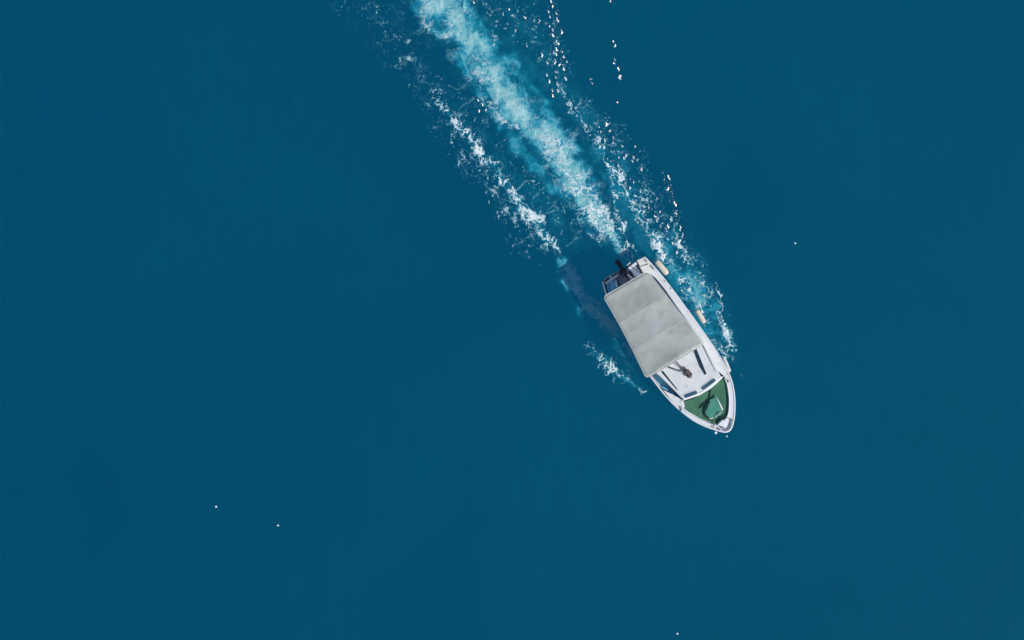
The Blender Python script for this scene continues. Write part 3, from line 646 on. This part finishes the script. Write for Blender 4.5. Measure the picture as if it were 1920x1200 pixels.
# canopy
CZ = 2.05
TLc, TRc, BRc, BLc = (1131, 556), (1214, 508), (1319, 645), (1212, 710)
NU, NV = 40, 56
bm = bmesh.new(); grid = []
def cpt(s, t):
    # s across (0 port .. 1 starboard), t from stern to bow, rounded corners and slightly bowed edges
    rr_, asp = .07, .75
    x = TLc[0] * (1 - s) * (1 - t) + TRc[0] * s * (1 - t) + BRc[0] * s * t + BLc[0] * (1 - s) * t
    y = TLc[1] * (1 - s) * (1 - t) + TRc[1] * s * (1 - t) + BRc[1] * s * t + BLc[1] * (1 - s) * t
    x += (2.2 * (1 - s) - 0 * s) * math.sin(math.pi * t); y -= 1.0 * (1 - s) * math.sin(math.pi * t)
    return x, y
def squircle(s, t, rs=.09, rt=.05, k=(.8, 1.1, .15, .8)):
    # pull grid points into rounded corners
    for cs, ct, kk in ((0, 0, k[0]), (1, 0, k[1]), (1, 1, k[2]), (0, 1, k[3])):
        R_, T_ = rs * kk, rt * kk
        ds = (R_ - s if cs == 0 else s - 1 + R_) / R_; dt = (T_ - t if ct == 0 else t - 1 + T_) / T_
        if ds > 0 and dt > 0:
            m_ = max(ds, dt); l = math.hypot(ds, dt); f = m_ / l
            ds *= f; dt *= f
            s = R_ * (1 - ds) if cs == 0 else 1 - R_ * (1 - ds)
            t = T_ * (1 - dt) if ct == 0 else 1 - T_ * (1 - dt)
    return s, t
ss = sorted(set([k / NU for k in range(NU + 1)] + [.015, .04, .06, .96, .985, .005, .995]))
tt = sorted(set([k / NV for k in range(NV + 1)] + [.012, .028, .045, .955, .975, .988]))
rng = np.random.RandomState(3)
for t in tt:
    row = []
    for s in ss:
        s2, t2 = squircle(s, t); x, y = cpt(s2, t2)
        crown = .11 * (1 - (2 * s - 1) ** 2) ** .8
        bowz = .0
        for tb in (.02, .34, .66, .98): bowz = max(bowz, math.exp(-((t - tb) / .05) ** 2))
        sag = -.030 * (1 - bowz)
        wr = .012 * math.sin(9 * s + 5 * t + 2 * math.sin(7 * t)) * math.sin(6 * t + 3 * s) + .006 * math.sin(31 * s + 11 * math.sin(5 * t)) * math.sin(17 * t + 4)
        edge_ = min(s, 1 - s, t, 1 - t)
        drop = -.05 * max(0, 1 - edge_ / .02)
        row.append(bm.verts.new(B(x, y, absz=CZ + crown + sag + wr * min(1, edge_ * 12) + drop)))
    grid.append(row)
for a, b in zip(grid[:-1], grid[1:]):
    for k in range(len(ss) - 1): bm.faces.new((a[k], a[k + 1], b[k + 1], b[k]))
bmesh.ops.solidify(bm, geom=bm.faces[:], thickness=.012)
can = link('canopy', bm, M['canvas'], boat, smooth=True)
hem_m = mottled('pale_hem', (.66, .67, .63), (.76, .74, .68), 9, .8)
def edge_pts(seq, dz): 
    o = []
    for s, t in seq:
        s2, t2 = squircle(s, t); x, y = cpt(s2, t2); crown = .11 * (1 - (2 * s - 1) ** 2) ** .8
        o.append(B(x, y, absz=CZ + crown - .045 + dz))
    return o
loop = [(0, t) for t in tt[::-1]] + [(s, 0) for s in ss] + [(1, t) for t in tt]
link('hem', tube(edge_pts(loop, .008), .012, seg=6), hem_m, can, smooth=True)
link('front_bar', tube(edge_pts([(s, 1) for s in ss], -.02), .018, seg=8), M['metal'], can, smooth=True)
for tb in (.34, .66):
    sp = []
    for s in ss[1:-1]:
        x, y = cpt(s, tb); sp.append(B(x, y, absz=CZ + .11 * (1 - (2 * s - 1) ** 2) ** .8 + .001))
    link('seam', tube(sp, .009, seg=5), hem_m, can, smooth=True)
sp = []
for t in tt[1:-1]:
    x, y = cpt(.45, t); bowz = max(math.exp(-((t - tb) / .05) ** 2) for tb in (.02, .34, .66, .98))
    sp.append(B(x, y, absz=CZ + .11 - .03 * (1 - bowz) + .002))
link('seam', tube(sp, .005, seg=5), M['canvas'], can, smooth=True)
# hoops that carry the canopy
for t in (.02, .34, .66, .96):
    pts = []
    for s in [k / 12 for k in range(13)]:
        x, y = cpt(.03 + .94 * s, t); pts.append(B(x, y, absz=CZ - .05 + .11 * (1 - (2 * s - 1) ** 2) ** .8))
    foot_p = pts[0].copy(); foot_p.z = .62; foot_p.y *= .97; foot_s = pts[-1].copy(); foot_s.z = .66; foot_s.y *= 1.0
    link('canopy_hoop', tube([foot_p] + pts + [foot_s], .016, seg=6), M['metal'], boat, smooth=True)

# fittings on the starboard side deck
for x, y, a, sx in ((1211, 489, .1, .13), (1223, 501.5, .1, .22)):
    link('rod_holder', box(bmesh.new(), B(x, y, .075 if y < 495 else .03), (sx, .05, .03), Matrix.Rotation(a, 3, 'Z'), .012), M['metal'], boat)
link('filler_cap', tube([B(1257.5, 540, .0), B(1257.5, 540, .022)], .045, seg=12), M['dark'], boat)
link('filler_cap', tube([B(1246, 527, .0), B(1246, 527, .018)], .03, seg=10), mottled('rusty_brown', (.18, .10, .06), (.26, .16, .1), 20, .7), boat)
link('filler_cap', tube([B(1269, 560, .0), B(1269, 560, .015)], .02, seg=10), M['metal'], boat)
link('deck_hinge', box(bmesh.new(), B(1291, 583, .012), (.03, .14, .014), Matrix.Rotation(.2, 3, 'Z'), .004), M['metal'], boat)
link('deck_hinge', box(bmesh.new(), B(1284, 579, .012), (.10, .02, .012), Matrix.Rotation(.3, 3, 'Z'), .003), M['metal'], boat)
for x, y, a in ((1365, 713, .3), (1277, 768, -.6), (1364, 783, .4), (1338, 799, -1)):
    bm = bmesh.new(); box(bm, B(x, y, .07), (.16, .03, .03), Matrix.Rotation(a, 3, 'Z'), .01); box(bm, B(x, y, .035), (.06, .04, .06), Matrix.Rotation(a, 3, 'Z'), .008)
    link('cleat', bm, M['metal'], boat)

# hatch on the foredeck
hp = [(1325, 757), (1330, 750), (1341, 744), (1355, 771), (1347, 778), (1336, 784), (1326, 781), (1320, 770)]
hat = link('deck_hatch', prism(hp, -.04, .06, .015), M['green2'], boat)
link('hatch_trim', tube([B(1342, 744, .075), B(1348, 754, .08), B(1355, 769, .075)], .026), M['trim'], hat, smooth=True)
link('hatch_trim', tube([B(1354, 772, .065), B(1346, 779, .065), B(1338, 783, .065)], .012), M['trim'], hat, smooth=True)
link('hatch_trim', tube([B(1329, 782, .07), B(1333, 785, .08), B(1336.5, 783.5, .07)], .022), M['trim'], hat, smooth=True)
# stem fitting
bm = bmesh.new()
box(bm, B(1355, 796, .06), (.30, .26, .08), Matrix.Rotation(.15, 3, 'Z'), .03)
box(bm, B(1362, 788, .08), (.16, .08, .08), Matrix.Rotation(.5, 3, 'Z'), .02)
link('bow_fitting', bm, M['trim'], boat, angle=40)
link('bow_roller', tube([B(1351, 800, .08), B(1358, 803, .08)], .04, seg=10), M['metal'], boat)
link('bow_pulpit', tube([B(x, y, .09) for x, y in catmull([(1349, 805), (1356, 809.5), (1366, 808), (1372, 800), (1375, 788)], 3)], .035), M['trim'], boat, smooth=True)

# ------------------------------------------------------------------ loose things aboard
def dark_line(name, pts, r, mat, lab, cat, **k):
    base = empty_loc = P(*pts[0][:2], 0)
    w_ = [P(x, y, sheer(x, y) + z) for x, y, z in catmull(pts, 5)]
    o = link(name, tube([p - Vector((base.x, base.y, sheer(*pts[0][:2]))) for p in w_], r, seg=7), mat, smooth=True)
    o.location = (base.x, base.y, sheer(*pts[0][:2])); tag(o, lab, cat); return o
dark_line('rope', [(1333, 729, .0), (1331, 742, .0), (1328, 752, .0), (1318, 758, .0), (1312, 766, .0)], .022, M['rope'], 'dark rope lying in a bend over the green foredeck from the cabin edge', 'rope')
dark_line('rope', [(1331, 752, .085), (1326, 764, .085), (1321, 775, .03), (1324, 782, .0), (1332, 786, .0), (1337, 789, -.0)], .026, M['rope'], 'dark rope looped round the port edge of the pale green hatch', 'rope')
# anchor
ar = empty('anchor', P(1350, 782, .95), FWD); tag(ar, 'small dark anchor lying on the green foredeck behind the bow fitting', 'anchor')
bm = tube([(-.18, .0, .02), (.12, .0, .02)], .016)
link('shank', bm, M['rope'], ar, smooth=True)
bm = tube([(-.16, -.12, .03), (-.20, -.06, .02), (-.21, 0, .02), (-.20, .06, .02), (-.16, .12, .03)], [.006, .018, .02, .018, .006])
link('fluke', bm, M['rope'], ar, smooth=True)
link('stock', tube([(.08, -.16, .03), (.08, .16, .03)], .012), M['rope'], ar, smooth=True)

def fender(a, b, r, z, mat, lab):
    pa, pb = P(*a, z), P(*b, z); mid = (pa + pb) / 2; d = (pb - pa); Ln = d.length
    root = empty('fender', mid, math.atan2(d.y, d.x)); tag(root, lab, 'fender', 'fenders hanging on the starboard side')
    pts, rad = [], []
    for t, k in ((0, .35), (.015, .6), (.05, .85), (.11, 1), (.5, 1.03), (.89, 1), (.95, .85), (.985, .6), (1, .35)):
        pts.append((-Ln / 2 + Ln * t, 0, 0)); rad.append(r * k)
    link('fender_body', tube(pts, rad, seg=18), mat, root, smooth=True)
    for sx in (-1, 1):
        # line from the eye up to the rail, inboard
        link('rope', tube([(sx * Ln / 2, 0, 0), (sx * (Ln / 2 + .04), .03, .03), (sx * (Ln / 2 + .05), r + .06, .05 + sheer(*a) - z)], .011, seg=6), M['cord'] if mat is M['wfender'] else M['rope'], root, smooth=True)
    return root
# the hull lies to starboard-left of each; local +y of the fender must point to the hull
fender((1251.5, 514), (1230, 489), .105, .60, M['tan'], 'cream padded fender nearest the stern on the starboard side')
fender((1321, 605), (1306, 581), .088, .60, M['tan'], 'tan padded fender halfway along the starboard side')
fender((1368.5, 697), (1356, 668), .065, .72, M['wfender'], 'slim white fender nearest the bow on the starboard side')
